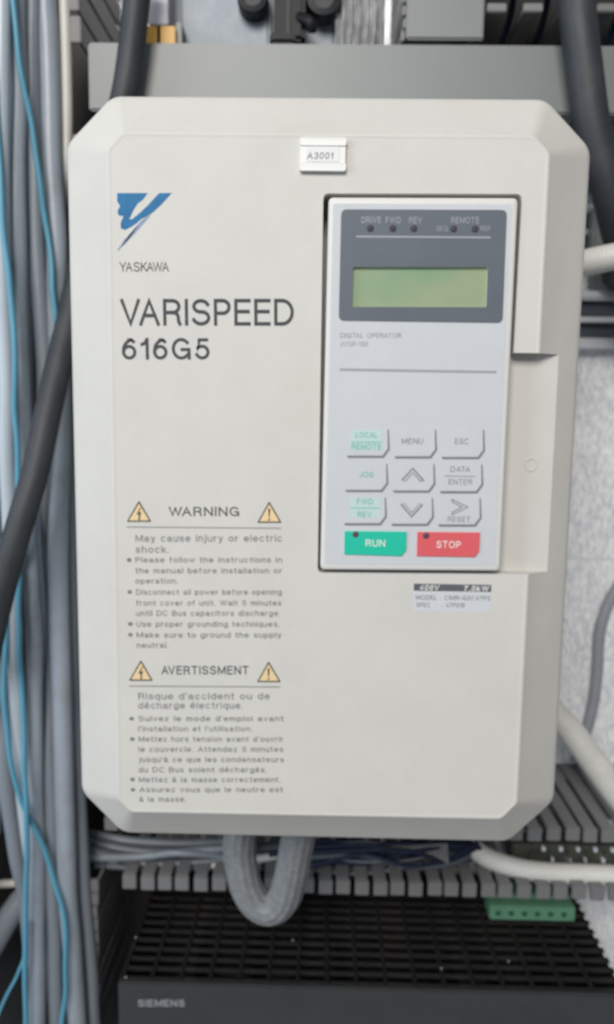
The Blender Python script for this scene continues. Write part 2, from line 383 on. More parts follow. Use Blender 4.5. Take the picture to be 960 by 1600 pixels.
def plate_material():
    m = bpy.data.materials.new('galvanised_steel'); m.use_nodes = True; nt = m.node_tree; N = nt.nodes; L = nt.links
    p = N['Principled BSDF']; p.inputs['Metallic'].default_value = 0.15; p.inputs['Roughness'].default_value = 0.36
    tc = N.new('ShaderNodeTexCoord'); mp = N.new('ShaderNodeMapping'); mp.inputs['Rotation'].default_value = (0, R(-24), 0); mp.inputs['Scale'].default_value = (1.9, 1, 0.7)
    L.new(tc.outputs['Object'], mp.inputs['Vector'])
    n1 = N.new('ShaderNodeTexNoise'); n1.inputs['Scale'].default_value = 210; n1.inputs['Detail'].default_value = 6; n1.inputs['Roughness'].default_value = 0.65; n1.inputs['Distortion'].default_value = 1.2
    L.new(mp.outputs[0], n1.inputs['Vector'])
    v = N.new('ShaderNodeTexVoronoi'); v.inputs['Scale'].default_value = 330; L.new(mp.outputs[0], v.inputs['Vector'])
    sp = N.new('ShaderNodeSeparateColor'); L.new(v.outputs['Color'], sp.inputs[0])
    mx = N.new('ShaderNodeMath'); mx.operation = 'MULTIPLY_ADD'; L.new(sp.outputs[0], mx.inputs[0]); mx.inputs[1].default_value = 0.22; 
    L.new(n1.outputs['Fac'], mx.inputs[2])
    r = N.new('ShaderNodeValToRGB'); r.color_ramp.elements[0].position = 0.36; r.color_ramp.elements[1].position = 0.74
    r.color_ramp.elements[0].color = (0.58, 0.60, 0.65, 1); r.color_ramp.elements[1].color = (1.0, 1.0, 1.0, 1)
    L.new(mx.outputs[0], r.inputs[0]); L.new(r.outputs[0], p.inputs['Base Color'])
    b = N.new('ShaderNodeBump'); b.inputs['Strength'].default_value = 0.8; b.inputs['Distance'].default_value = 0.0006
    L.new(mx.outputs[0], b.inputs['Height']); L.new(b.outputs[0], p.inputs['Normal'])
    return m
def lcd_material():
    m = bpy.data.materials.new('green_display_glass'); m.use_nodes = True; nt = m.node_tree; N = nt.nodes; L = nt.links
    p = N['Principled BSDF']; p.inputs['Roughness'].default_value = 0.35
    tc = N.new('ShaderNodeTexCoord'); n1 = N.new('ShaderNodeTexNoise'); n1.inputs['Scale'].default_value = 28; n1.inputs['Detail'].default_value = 2
    L.new(tc.outputs['Object'], n1.inputs['Vector'])
    r = N.new('ShaderNodeValToRGB'); r.color_ramp.elements[0].position = 0.35; r.color_ramp.elements[1].position = 0.65
    r.color_ramp.elements[0].color = (0.14, 0.26, 0.15, 1); r.color_ramp.elements[1].color = (0.25, 0.30, 0.18, 1)
    L.new(n1.outputs['Fac'], r.inputs[0]); L.new(r.outputs[0], p.inputs['Base Color'])
    L.new(r.outputs[0], p.inputs['Emission Color']); p.inputs['Emission Strength'].default_value = 0.12
    return m
M['plate'] = plate_material(); M['lcd'] = lcd_material()

# ------------------------------------------------------------------ the cabinet's mounting plate
def structure(o): o['kind'] = 'structure'; return o
structure(box('back_wall', -420, 420, 0, 3, -560, 520, M['plate'], bev=0.5))
structure(box('wall_seam', 120, 419, -0.35, -0.05, -62.6, -61.8, M['rail']))

# ------------------------------------------------------------------ wiring ducts (fingers one by one)
def finger_mesh(L, wd, th, lip, lipdir, axis):
    """axis 'x': a finger of a horizontal wall lying in the xy plane; 'z': of a vertical wall in the yz plane"""
    bm = bmesh.new()
    if axis == 'x':
        add_box(bm, 0, wd, -L + 2, 0, 0, th, 0.25)
        z0, z1 = (-lip + th, th) if lipdir < 0 else (0, lip)
        add_box(bm, 0, wd + 0.7, -L - 0.4, -L + 2.2, z0, z1, 0.5, 2)
    else:
        add_box(bm, 0, th, -L + 2, 0, 0, wd, 0.25)
        x0, x1 = (-lip + th, th) if lipdir < 0 else (0, lip)
        add_box(bm, x0, x1, -L - 0.4, -L + 2.2, 0, wd + 0.7, 0.5, 2)
    return bm_mesh(bm, 'finger')
def fingers(parent, me, mt, axis, start, end, pitch, x, z):
    p = start; first = True
    while p < end:
        o = bpy.data.objects.new('finger', me); C.objects.link(o); o.parent = parent
        if not me.materials: me.materials.append(mt)
        o.location = (Vector((p, 0, z)) if axis == 'x' else Vector((x, 0, p))) * S
        jz = random.uniform(-0.4, 0.4)
        o.rotation_euler = (R(random.uniform(-0.35, 0.35)), 0, R(jz)) if axis == 'x' else (0, 0, R(jz))
        p += pitch

# bottom duct, lidless, running left to right under the drive
d = thing('wiring_duct', 'open grey slotted duct under the drive with wires and a cream hose in it', 'wiring duct')
box('duct_base', -122, 300, -2.5, -0.2, -240, -202, M['duct'], d)
fm = finger_mesh(85, 7.2, 1.6, 8.2, -1, 'x')
box('duct_wall', -121, 205, -20, -2.6, -204.0, -203.7, M['duct'], d)
fingers(d, fm, M['duct'], 'x', -121, 205, 10.5, 0, -203.6)
fm2 = finger_mesh(85, 7.4, 1.6, 8.6, -1, 'x')
box('duct_wall', -112, 186, -20, -2.6, -239.0, -238.7, M['duct'], d)
fingers(d, fm2, M['duct'], 'x', -111.5, 186, 10.35, 0, -238.6)

# left vertical duct carrying the cable bundle
d = thing('wiring_duct', 'tall grey slotted duct at the left edge, filled by the cable bundle', 'wiring duct')
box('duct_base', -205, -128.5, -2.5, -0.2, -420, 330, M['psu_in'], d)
fv = finger_mesh(85, 6.6, 1.6, 5.5, -1, 'z')
fingers(d, fv, M['duct'], 'z', -420, -246, 8.2, -127.5, 0)
fingers(d, fv, M['duct'], 'z', -190, 170, 8.2, -127.5, 0)
fv2 = finger_mesh(85, 12.0, 1.6, 5.5, -1, 'z')
fingers(d, fv2, M['duct'], 'z', 214, 330, 15.0, -127.5, 0)
box('duct_wall', -206.5, -204.8, -86, -0.2, -420, 330, M['duct'], d)

# duct with lid across the top
d = thing('lidded_duct', 'grey horizontal duct with a smooth closed lid right behind the top of the drive', 'wiring duct')
box('duct_lid', -121.5, 240, -87, -84, 181, 213.6, M['lid'], d, bev=0.9, seg=2)
box('duct_base', -119, 240, -2.5, -0.2, 184, 211, M['duct'], d)
fl = finger_mesh(82, 8.9, 1.5, 3, -1, 'x')
fingers(d, fl, M['duct'], 'x', -119, 230, 10.4, 0, 183.5)
fingers(d, fl, M['duct'], 'x', -119, 230, 10.4, 0, 210.5)
box('end_cap', -121, -119.6, -84, -2, 184, 211, M['lid'], d)

# short vertical duct with lid above it
d = thing('lidded_duct', 'short upright grey duct with flat lid and slotted side, right of the shiny wrap', 'wiring duct')
box('duct_lid', 38.6, 77.2, -87, -84, 216, 330, M['lid'], d, bev=0.9, seg=2)
box('duct_base', 38, 77.5, -2.5, -0.2, 216, 330, M['duct'], d)
fs = finger_mesh(82, 4.4, 1.5, 2, 1, 'z')
fingers(d, fs, M['duct'], 'z', 217, 330, 6.0, 37, 0)
fingers(d, fs, M['duct'], 'z', 217, 330, 6.0, 75.6, 0)

# upper right duct with broad fingers, open
d = thing('wiring_duct', 'open duct with broad grey fingers at the top right corner, dark inside with blue wires', 'wiring duct')
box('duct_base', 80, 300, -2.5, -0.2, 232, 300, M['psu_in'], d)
fu = finger_mesh(85, 9.0, 1.8, 4.2, 1, 'x')
fingers(d, fu, M['duct'], 'x', 78.5, 240, 18.4, 0, 229.5)
box('duct_lid', 80, 300, -89, -86, 235.5, 300, M['lid'], d, bev=0.6)
for i, (x, g) in enumerate([(86, 0), (104, 0), (142, 0)]):
    tag(tube('wire', [(x, -10, 224), (x + 1, -30, 222), (x + 6, -52, 226), (x + 10, -60, 240), (x + 12, -62, 262)], 1.7, M['navy'], step=4, n=10),
        'navy wire poking out between the broad fingers of the top right duct', 'wire', 'navy wires in the top right duct')

# ------------------------------------------------------------------ DIN rails on the plate at the right
def din_rail(zc, name_label, sc=1.0, x0=100):
    t = thing('mounting_rail', name_label, 'mounting rail')
    h = 17.5 * sc
    def bar(nm, z0, z1, y0, y1, m): return box(nm, x0, 300, y0, y1, z0, z1, m, t, bev=0.25)
    bar('flange', zc + h - 4.2, zc + h, -9.5, -8.3, M['rail'])
    bar('flange', zc - h, zc - h + 5.2, -9.5, -8.3, M['rail'])
    bar('web', zc + h - 5.6, zc + h - 4.3, -8.3, -1, M['rail'])
    bar('web', zc - h + 5.3, zc - h + 6.6, -8.3, -1, M['rail'])
    bar('rail_back', zc - h + 6.6, zc + h - 5.6, -2.2, -1, M['dark_metal'])
    bar('rib', zc - 1.4, zc + 1.8, -8.8, -2.3, M['rail'])
    return t
din_rail(88.5, 'zinc rail with a central rib right of the drive, just above the bare steel')
din_rail(140.5, 'zinc mounting rail behind the black cables, right of the top of the drive')
# dark device clipped to the upper rail
d = thing('terminal_block', 'dark grey terminal block behind the black cables at the right edge', 'terminal block')
box('housing', 150, 230, -30, -10.5, 162, 180, M['cab_dark'], d, bev=1.5, seg=2)
box('housing', 158, 230, -22, -10.5, 112, 153, M['lid'], d, bev=1.5, seg=2)
box('clip', 166, 186, -40, -30.5, 165, 176, M['black'], d, bev=1)

# ------------------------------------------------------------------ cables: right hand side
cable('black_cable', [(895, -60, -95), (900, 0, -98), (912, 100, -98), (926, 200, -96), (953, 300, -92), (972, 380, -80), (1000, 450, -60), (1040, 520, -40)], 8.9, M['black_rubber'],
      'thick black cable running down the right edge beside the top corner of the drive', n=20)
cable('black_cable', [(1010, 300, -60), (985, 350, -50), (962, 395, -30), (951, 425, -21), (958, 441, -19), (985, 447, -19)], 4.6, M['black_rubber'],
      'black cable dipping behind the cream hose at the right edge', n=18)
def ribs(p, a): return lambda L: 1 + a * math.cos(2 * math.pi * L / p)
cable('cream_hose', [(868, 424, -92), (905, 413, -100), (935, 406, -106), (965, 400, -110), (1010, 392, -114)], 6.4, M['hose'],
      'cream corrugated hose sticking out right of the display, above the rail', 'hose', None, n=20, step=0.5, rfun=ribs(1.6, 0.028))
cable('cream_hose', [(800, 1020, -18), (846, 1090, -28), (890, 1140, -45), (925, 1187, -62), (965, 1240, -85), (1010, 1290, -105)], 8.0, M['hose'],
      'thick cream hose slanting down from behind the drive to the right edge', 'hose', None, n=22, step=0.5, rfun=ribs(2.1, 0.012))
cable('cream_hose', [(735, 1322, -62), (765, 1342, -68), (810, 1357, -72), (860, 1364, -74), (910, 1366, -74), (960, 1368, -74), (1010, 1370, -74)], 5.8, M['hose'],
      'cream ribbed hose lying in the open duct below the bottom right corner', 'hose', None, n=20, step=0.42, rfun=ribs(1.75, 0.05))
cable('shadow_band', [(1010, 880, -5), (975, 905, -5), (950, 945, -4), (937, 990, -4), (934, 1040, -4), (929, 1090, -4), (917, 1140, -4), (900, 1190, -4)], 3.6, M['shadow_grey'],  # no wire here: a shadow on the steel, modelled as a grey tube
      'slack grey wire curving down the bare steel right of the drive', 'cable', None, n=12)  # the "wire" is the modelled shadow band on the steel

# ------------------------------------------------------------------ cables: left bundle
GB = 'grey cables of the left bundle'
cable('grey_cable', [(-6, -60, -108), (2, 0, -108), (3, 150, -108), (4, 375, -107), (10, 600, -106), (15, 800, -105), (22, 1000, -103), (31, 1150, -101), (42, 1300, -95), (55, 1420, -84), (60, 1660, -82)], 4.0, M['cab_c'],
      'pale grey cable nearest the left edge of the photo', 'cable', GB)
cable('grey_cable', [(20, -60, -98), (24, 0, -98), (27, 150, -98), (26, 375, -98), (34, 640, -97), (46, 850, -96), (53, 1000, -96), (55, 1250, -97), (58, 1400, -97), (57, 1660, -97)], 4.8, M['cab_a'],
      'grey cable running right beside the turquoise wire down to the lower left corner', 'cable', GB)
cable('grey_cable', [(50, -60, -92), (50, 0, -92), (51, 150, -92), (58, 375, -91), (67, 540, -90), (70, 640, -88), (72, 850, -84), (76, 1000, -84), (80, 1250, -92), (83, 1400, -93), (90, 1660, -93)], 4.1, M['cab_b'],
      'grey cable mid bundle, with a turquoise wire lying on its lower end', 'cable', GB)
cable('grey_cable', [(70, -60, -88), (72, 0, -88), (77, 150, -88), (88, 375, -88), (93, 560, -89), (93, 800, -92), (93, 1000, -94), (103, 1250, -95), (108, 1400, -96), (126, 1660, -96)], 5.5, M['cab_a'],
      'thickest grey cable of the left bundle, second in from the drive', 'cable', GB)
cable('grey_cable', [(92, -60, -70), (93, 0, -70), (95, 150, -72), (102, 375, -74), (106, 500, -76), (110, 700, -80), (113, 1000, -82), (122, 1250, -84), (131, 1400, -86), (153, 1660, -86)], 4.6, M['cab_b'],
      'dull grey cable of the left bundle closest to the side of the drive', 'cable', GB)
cable('grey_cable', [(8, -60, -80), (12, 0, -80), (14, 250, -80), (10, 500, -80), (4, 800, -80), (2, 1000, -82), (6, 1130, -84), (14, 1240, -84), (28, 1340, -80), (42, 1400, -72), (50, 1500, -60)], 5.0, M['cab_b'],
      'grey cable at the far left passing behind the lower turquoise wires', 'cable', GB)
cable('grey_cable', [(38, -60, -70), (38, 0, -70), (40, 300, -72), (46, 600, -74), (52, 900, -76), (70, 1100, -70), (78, 1300, -60), (90, 1660, -56)], 4.6, M['cab_b'],
      'half hidden grey cable at the back of the left bundle', 'cable', GB)
cable('grey_cable', [(62, -60, -60), (64, 0, -60), (72, 300, -60), (84, 600, -62), (96, 900, -64), (105, 1150, -60), (125, 1350, -55), (146, 1660, -55)], 5.2, M['cab_dark'],
      'dark slate cable deep behind the left bundle', 'cable', GB)
cable('grey_cable', [(-16, -60, -92), (-14, 300, -92), (-12, 700, -92), (-10, 1000, -90), (-12, 1300, -80)], 5.2, M['cab_c'],
      'pale cable only just showing at the left picture edge', 'cable', GB)
cable('cream_cable', [(98, -60, -84), (101, 0, -84), (104, 100, -84), (105, 200, -83), (102, 290, -80), (97, 380, -62), (90, 480, -50)], 2.9, M['white_cab'],
      'cream cable at the top left, just left of the black gap beside the drive')
cable('cream_cable', [(86, -60, -80), (88, 0, -80), (92, 130, -79), (93, 250, -76), (90, 360, -62), (84, 460, -50)], 1.9, M['white_cab'],
      'thinner greyish cream cable running along the left of the cream one')
TB = 'turquoise wires of the left bundle'
cable('turquoise_wire', [(12, -60, -109), (20, 0, -108), (31, 94, -106), (47, 187, -102), (62, 281, -99), (75, 375, -97), (83, 450, -98), (89, 512, -98), (84, 600, -101), (62, 740, -105), (38, 860, -107), (20, 915, -107), (9, 994, -108), (7, 1087, -109), (16, 1181, -109), (34, 1253, -108), (62, 1312, -105), (88, 1384, -105), (103, 1450, -106), (104, 1512, -106), (99, 1592, -106), (92, 1660, -106)], 1.45, M['blue_cab'],
      'turquoise wire crossing from the top left to the drive, bulging out at bottom left', 'wire', TB, n=12, step=4)
cable('turquoise_wire', [(-10, 60, -112), (-3, 190, -113), (6, 360, -113), (18, 469, -112), (24, 560, -112), (24, 640, -111), (27, 750, -110), (28, 850, -108), (30, 950, -108), (32, 1025, -108), (37, 1150, -108), (41, 1244, -111), (43, 1340, -110), (39, 1455, -108), (40, 1592, -108), (41, 1660, -108)], 1.5, M['blue_cab'],
      'turquoise wire running nearly straight down the outer side of the bundle', 'wire', TB, n=12, step=4)
cable('turquoise_wire', [(39, 1440, -104), (37, 1492, -104), (30, 1515, -104), (14, 1550, -104), (-4, 1592, -104), (-16, 1625, -104)], 0.95, M['blue_cab'],
      'short thin turquoise wire branching off to the lower left corner', 'wire', TB, n=10, step=4)
cable('black_cable', [(222, -60, -99), (214, 0, -98), (204, 90, -97), (192, 160, -96), (166, 250, -92), (142, 350, -90), (124, 430, -94), (109, 500, -102), (92, 570, -112), (74, 650, -122), (56, 735, -130), (34, 810, -136), (14, 880, -139), (-4, 950, -140), (-22, 1030, -140)], 6.6, M['black_rubber'],
      'thick black cable from behind the top left, crossing over the grey bundle', n=20)
cable('grey_hose', [(-40, 1525, -50), (-10, 1475, -52), (18, 1428, -50), (48, 1392, -44), (90, 1362, -36)], 7.6, M['cab_b'],
      'stout grey hose coming in from the lower left edge behind the bundle', 'hose', None, n=20)
cable('white_cable', [(-30, 1384, -40), (0, 1381, -40), (35, 1379, -40), (90, 1372, -38)], 2.6, M['white_cab'],
      'short white cable crossing the dark gap at the lower left edge')

# ------------------------------------------------------------------ wires lying in the bottom duct
cable('white_cable', [(120, 1325, -60), (150, 1338, -62), (200, 1352, -64), (260, 1358, -66), (330, 1352, -68), (400, 1343, -68), (450, 1335, -64), (500, 1330, -50)], 2.35, M['white_cab'],
      'pale cable sagging along the open duct behind the grey loop', 'cable', None, n=12, step=4)
WD = 'wires left of the grey loop in the bottom duct'
specs = [((120, 1322), (230, 1350), (330, 1346), (450, 1338), 'cab_dark', 3.0, -66, 'thick slate wire under the pale cable in the open duct, left of the grey loop'),
         ((120, 1312), (220, 1330), (330, 1330), (450, 1322), 'cab_dark', 3.6, -58, 'thickest slate cable in the open duct, close under the lower left edge of the drive'),
         ((140, 1340), (220, 1338), (300, 1330), (400, 1322), 'cab_b', 2.4, -70, 'dull grey wire rising to the right in the open duct, below the drive'),
         ((225, 1340), (265, 1333), (310, 1334), (360, 1342), 'cab_b', 2.2, -72, 'short blue grey wire bowed in the middle of the left duct wires'),
         ((128, 1300), (190, 1312), (280, 1318), (380, 1314), 'cab_b', 2.8, -50, 'grey wire tucked right under the drive edge at the left of the duct'),
         ((150, 1352), (250, 1358), (350, 1354), (470, 1356), 'cab_dark', 1.9, -66, 'lowest slate wire lying on the slotted wall left of the grey loop')]
for i, (a, b, c, e, m, r, y, lb) in enumerate(specs):
    cable('duct_wire', [(*a, y), (*b, y - 3), (*c, y - 1), (*e, y + 4)], r, M[m], lb, 'wire', WD, n=10, step=5)
rb = random.Random(3)
for i in range(26):
    y = rb.uniform(-78, -50); z0 = rb.uniform(1316, 1358); x0 = rb.uniform(420, 490)
    P = [(x0, z0 + rb.uniform(-8, 8), y), (560 + rb.uniform(-15, 15), z0 + rb.uniform(-14, 14), y - 3), (640, z0 + rb.uniform(-14, 14), y - 4), (705 + rb.uniform(-10, 10), z0 + rb.uniform(-8, 3), y), (752 + rb.uniform(-8, 8), 1322 + rb.uniform(-6, 14), y + 6)]
    cable('navy_wire', P, rb.uniform(0.9, 1.5), M['navy'] if i % 3 else M['cab_dark'], 'thin navy wire of the tangle in the duct under the middle of the drive', 'wire', 'navy wires tangled in the bottom duct', n=8, step=5)
# clear offcut lying over them
o = prism('plastic_scrap', pxpoly([(572, 1320), (640, 1322), (700, 1318), (702, 1352), (694, 1346), (676, 1336), (650, 1330), (600, 1326)], -78), -78, -77.2, M['duct'])
tag(o, 'torn grey scrap of sheathing on the navy wires', 'scrap')
# terminal strip with bright pins inside the duct at the right
d = thing('terminal_strip', 'dark olive terminal strip with bright pins in the duct, lower right', 'terminal strip')
a = at(800, 1347, -66); b = at(960, 1326, -66)
box('strip_body', a.x, b.x + 30, -64, -48, -236.5, b.z, M['pcb'], d, bev=1)
for r_, yy in enumerate((1326, 1342)):
    for k in range(6):
        p = at(850 + k * 27 + (12 if r_ else 0), yy + k * 0.6, -66)
        box('pin', p.x - 1.2, p.x + 1.0, -67 - r_, -64.2, p.z - 1.3, p.z + 1.3, M['rail'], d, bev=0.4)
for k in range(7):
    p = at(772 + k * 29, 1334, -66)
    box('partition', p.x - 0.6, p.x + 0.6, -68.5, -64.2, -236.4, p.z + 1.5, M['pcb'], d, bev=0.3)

# ------------------------------------------------------------------ grey loop hanging under the drive
flexr = lambda a, L: 1 + 0.026 * math.cos(13 * a + L * 0.006) + 0.012 * math.cos(L * 3.4 + a)
cable('grey_conduit', [(382, 1270, -128), (374, 1315, -128), (377, 1350, -127), (385, 1385, -126), (402, 1412, -126), (425, 1419, -127), (444, 1403, -130), (455, 1368, -135), (463, 1325, -141), (474, 1270, -146)], 8.3, M['flex'],
      'ribbed grey conduit hanging in a U below the bottom edge of the drive', 'conduit', None, n=88, step=0.45, afun=flexr)

# ------------------------------------------------------------------ power supply below
PY0, PY1, PZ = -122.0, -14.0, -274.0; PX0, PX1 = -104.5, 166.5
ps = thing('power_supply', 'black power supply with a grilled top along the bottom of the photo', 'power supply')
box('front_panel', PX0, PX1, PY0 - 3, PY0, -400, PZ + 0.2, M['psu_front'], ps, bev=0.8, seg=2)
bm = bmesh.new()
add_box(bm, PX0, PX0 + 1.2, PY0 + .1, PY1, -400, PZ - .2); add_box(bm, PX1 - 1.2, PX1, PY0 + .1, PY1, -400, PZ - .2); add_box(bm, PX0 + 1.3, PX1 - 1.3, PY1 - 1.2, PY1, -400, PZ - 2)
add_box(bm, PX0 + 1.3, PX1 - 1.3, PY0 + .1, PY1 - 1.3, -400, -330)
link('housing', bm_mesh(bm, 'housing'), M['psu_in'], ps)
box('dark_filler', -126, PX0 - 0.3, -8, -4, -400, -246, M['psu_in'], ps)  # added dark filler, keeps the bright plate beside the supply from showing
bm = bmesh.new(); add_box(bm, PX0 + 1.4, PX1 - 1.4, -1.35, 1.35, -2.2, 0, 0.3); gb = bm_mesh(bm, 'grille_bar'); gb.materials.append(M['psu'])
ny = 14
for i in range(ny):
    o = link('grille_bar', gb, None, ps); o.location = (0, (PY0 + 2.2 + i * (PY1 - PY0 - 4) / (ny - 1)) * S, PZ * S)
bm = bmesh.new(); add_box(bm, -1.1, 1.1, PY0 + .4, PY1 - .4, -1.4, 0.25, 0.2); gr = bm_mesh(bm, 'grille_rib'); gr.materials.append(M['psu'])
for i in range(18):
    o = link('grille_rib', gr, None, ps); o.location = ((PX0 + 1.5 + i * (PX1 - PX0 - 3) / 17) * S, 0, PZ * S)
bm = bmesh.new(); add_box(bm, 0, 1.8, -1.6, 1.6, -0.6, 0.9, 0.3); ed = bm_mesh(bm, 'edge_tab'); ed.materials.append(M['rail'])
for i in range(11):
    o = link('edge_tab', ed, None, ps); o.location = ((PX1 - 1.9) * S, (PY0 + 12 + i * 8.4) * S, PZ * S)
for px, py in ((197, 1528), (213, 1466), (458, 1470), (690, 1514), (795, 1503)):
    p = at(px, py, -100); y = -515 + (p.y + 515) * (PZ - CAM.z) / (p.z - CAM.z); x = CAM.x + (p.x - CAM.x) * (PZ - CAM.z) / (p.z - CAM.z)
    bm = bmesh.new(); bmesh.ops.create_uvsphere(bm, u_segments=10, v_segments=6, radius=0.7)
    for v in bm.verts: v.co.z *= 0.5
    o = link('screw_head', bm_mesh(bm, 'screw_head'), M['silver'], ps); o.location = Vector((x, y, PZ + 0.5)) * S
# inner components seen through the grille
for k in range(9):
    x = PX0 + 22 + k * 28; bm = bmesh.new(); add_box(bm, x, x + random.uniform(9, 18), -100 + random.uniform(0, 30), -40, -330, -300 + random.uniform(-6, 8), 1)
    link('inner_component', bm_mesh(bm, 'c'), M['psu'], ps)
lettering('SIEMENS', 216, 289, 1573, 11, PY0 - 3.1, M['ink_line'], ps, bold=0.02)
t = thing('green_terminal', 'green six way terminal block sitting on the grille of the power supply', 'terminal block')
gx0, gx1 = 106.0, 157.5
box('terminal_body', gx0, gx1, -64, -48, PZ + 0.5, PZ + 9.6, M['green_term'], t, bev=0.6, seg=2)
box('terminal_top', gx0 + 1, gx1 - 1, -57, -42, PZ + 9.7, PZ + 13.5, M['green_term'], t, bev=0.8, seg=2)
for k in range(6):
    bm = bmesh.new(); disc_bm(bm, (gx0 + 5.0 + k * 7.9, PZ + 5.0), 1.75, -64.3, -63.8, 16)
    link('screw_hole', bm_mesh(bm, 's'), M['green_dark'], t)

# ------------------------------------------------------------------ things above the lidded duct
d = thing('orange_connector', 'orange two way plug under a pale post, right of the black cable at the top', 'connector')
def bxp(name, x0, y0, x1, y1, yf, dep, m, p, bev=0.5):
    a = at(x0, y1, yf); b = at(x1, y0, yf); return box(name, a.x, b.x, yf, yf + dep, a.z, b.z, m, p, bev=bev, seg=2)
bxp('plug_half', 214, 40, 245.5, 80, -80, 22, M['orange'], d)
bxp('plug_half', 251, 40, 274, 80, -80, 22, M['orange'], d)
bxp('plug_core', 245, 44, 252, 80, -76, 16, M['black'], d, 0.2)
bxp('post', 232, -60, 262, 38.5, -78, 22, M['white_pl'], d)
bxp('side_clip', 275.5, 34, 284, 80, -76, 16, M['lid'], d)
d = thing('relay_device', 'pale blue grey device with two round black knobs, cut by the top picture edge', 'relay')
bxp('housing', 286, -90, 424, 80, -66, 60, M['relay'], d, 2)
bxp('housing', 425, -90, 527, 80, -64, 58, M['relay'], d, 2)
bxp('side_panel', 264, -90, 286, 80, -60, 55, M['cab_b'], d, 1)
for px, py, r in ((395, -6, 8.2), (506, -4, 9.2)):
    c = at(px, py, -76); rings = []
    for rr, yy in ((r, -66), (r, -74), (r * .93, -76.5), (r * .62, -77.2), (r * .55, -75), (0.3, -75)):
        rings.append([(c.x + rr * math.cos(2 * math.pi * k / 32), yy, c.z + rr * math.sin(2 * math.pi * k / 32)) for k in range(32)])
    link('knob', bm_mesh(loft(rings), 'knob'), M['knob'], d)
d = thing('black_clamp', 'black clamp with a stubby lever between the two round knobs', 'clamp')
bxp('clamp_body', 427, -60, 478, 62, -80, 12, M['black'], d, 2)
bxp('clamp_foot', 421, 48, 462, 66, -83, 12, M['black'], d, 1.5)
bxp('ridge', 448, -60, 454, 56, -81.6, 1.5, M['knob'], d, 0.5)
c = at(484, 34, -82); tube('lever', [(at(468, 28, -78)), (at(480, 32, -81)), (at(487, 38, -82)), (at(486, 46, -80))], 3.0, M['black'], d, n=12, step=2)
# crumpled clear wrap: a wavy sheet with thickness
d0 = at(526, 90, -72); d1 = at(604, -70, -72); bm = bmesh.new(); nx, nz = 40, 24
g = [[bm.verts.new((d0.x + (d1.x - d0.x) * i / nx, -72 + 2.2 * math.sin(i * 0.95 + 0.5 * math.sin(j * .5)) + 0.9 * math.sin(i * 0.37 + j * 0.6), d0.z + (d1.z - d0.z) * j / nz)) for i in range(nx + 1)] for j in range(nz + 1)]
for j in range(nz):
    for i in range(nx): bm.faces.new((g[j][i], g[j][i + 1], g[j + 1][i + 1], g[j + 1][i]))
r_ = bmesh.ops.solidify(bm, geom=list(bm.faces), thickness=0.8)
tag(link('clear_wrap', bm_mesh(bm, 'wrap', True, 80), M['foil']), 'crumpled shiny wrap hanging left of the slotted upright duct', 'plastic wrap')

# ================================================================== the drive
dr = thing('motor_drive', 'large beige motor drive with keypad, green display and printed warnings', 'motor drive')
outer = [(-99.9, -131.5), (-99.9, 132.0), (-82.0, 149.9), (82.0, 149.9), (99.9, 132.0), (99.9, -131.0), (81.5, -149.9), (-82.5, -149.9)]
inner = [(-81.0, -128.5), (-81.0, 125.8), (-75.6, 131.4), (75.6, 131.4), (81.0, 125.8), (81.0, -126.5), (75.2, -133.0), (-76.2, -133.6)]
SEG = 6
outer = [(x * 1.0115, z * (1.009 if z < 0 else 1.0)) for x, z in outer]
po = round_poly(outer, 9, SEG); pi_ = round_poly(inner, 4.0, SEG)
def ring(t, y, shrink=1.0):
    return [((a[0] * (1 - t) + b[0] * t) * shrink, y, (a[1] * (1 - t) + b[1] * t) * shrink) for a, b in zip(po, pi_)]
prof = [(0.0, -120), (0.0, -189.6), (0.012, -191.0), (0.05, -192.3), (0.12, -193.4), (0.88, -203.5), (0.925, -204.35), (0.955, -204.92), (0.985, -205.12), (1.012, -205.1), (1.03, -205.0), (1.05, -205.0), (1.09, -205.0)]
fc = link('front_cover', bm_mesh(loft([ring(t, y) for t, y in prof]), 'front_cover'), M['case'], dr)
pk = pxpoly([(505.5, 302), (816, 303), (784.6, 897.5), (496.5, 895)], -205)
pocket = prism('cut', round_poly(pk, 2.2, 4), -230, -188, M['case_dark'])
grip = prism('cut', round_poly([(66, -31.6), (93.4, -31.6), (93.2, 53.8), (66, 53.8)], [0, 1.2, 1.2, 0], 4), -230, -198.6, M['case'])
boolean(fc, [pocket, grip])
# concave floor of the finger grip, sloping in under the keypad
body = loft([[(x * 0.975, y, z * 0.985) for x, _, z in ring(0, 0)] for y in (-119.8, -4)])
link('housing', bm_mesh(body, 'housing'), M['case'], dr)
bm = bmesh.new(); add_box(bm, -0.7, 0.7, -105, -25, -1.4, 1.4, 0.3); rbm = bm_mesh(bm, 'vent_rib'); rbm.materials.append(M['case'])
for sx in (-1, 1):
    for k in range(14):
        o = link('vent_rib', rbm, None, dr); o.location = Vector((sx * 97.8, 0, -70 + k * 9)) * S
FY = -205.06                                     # print lies on the cover
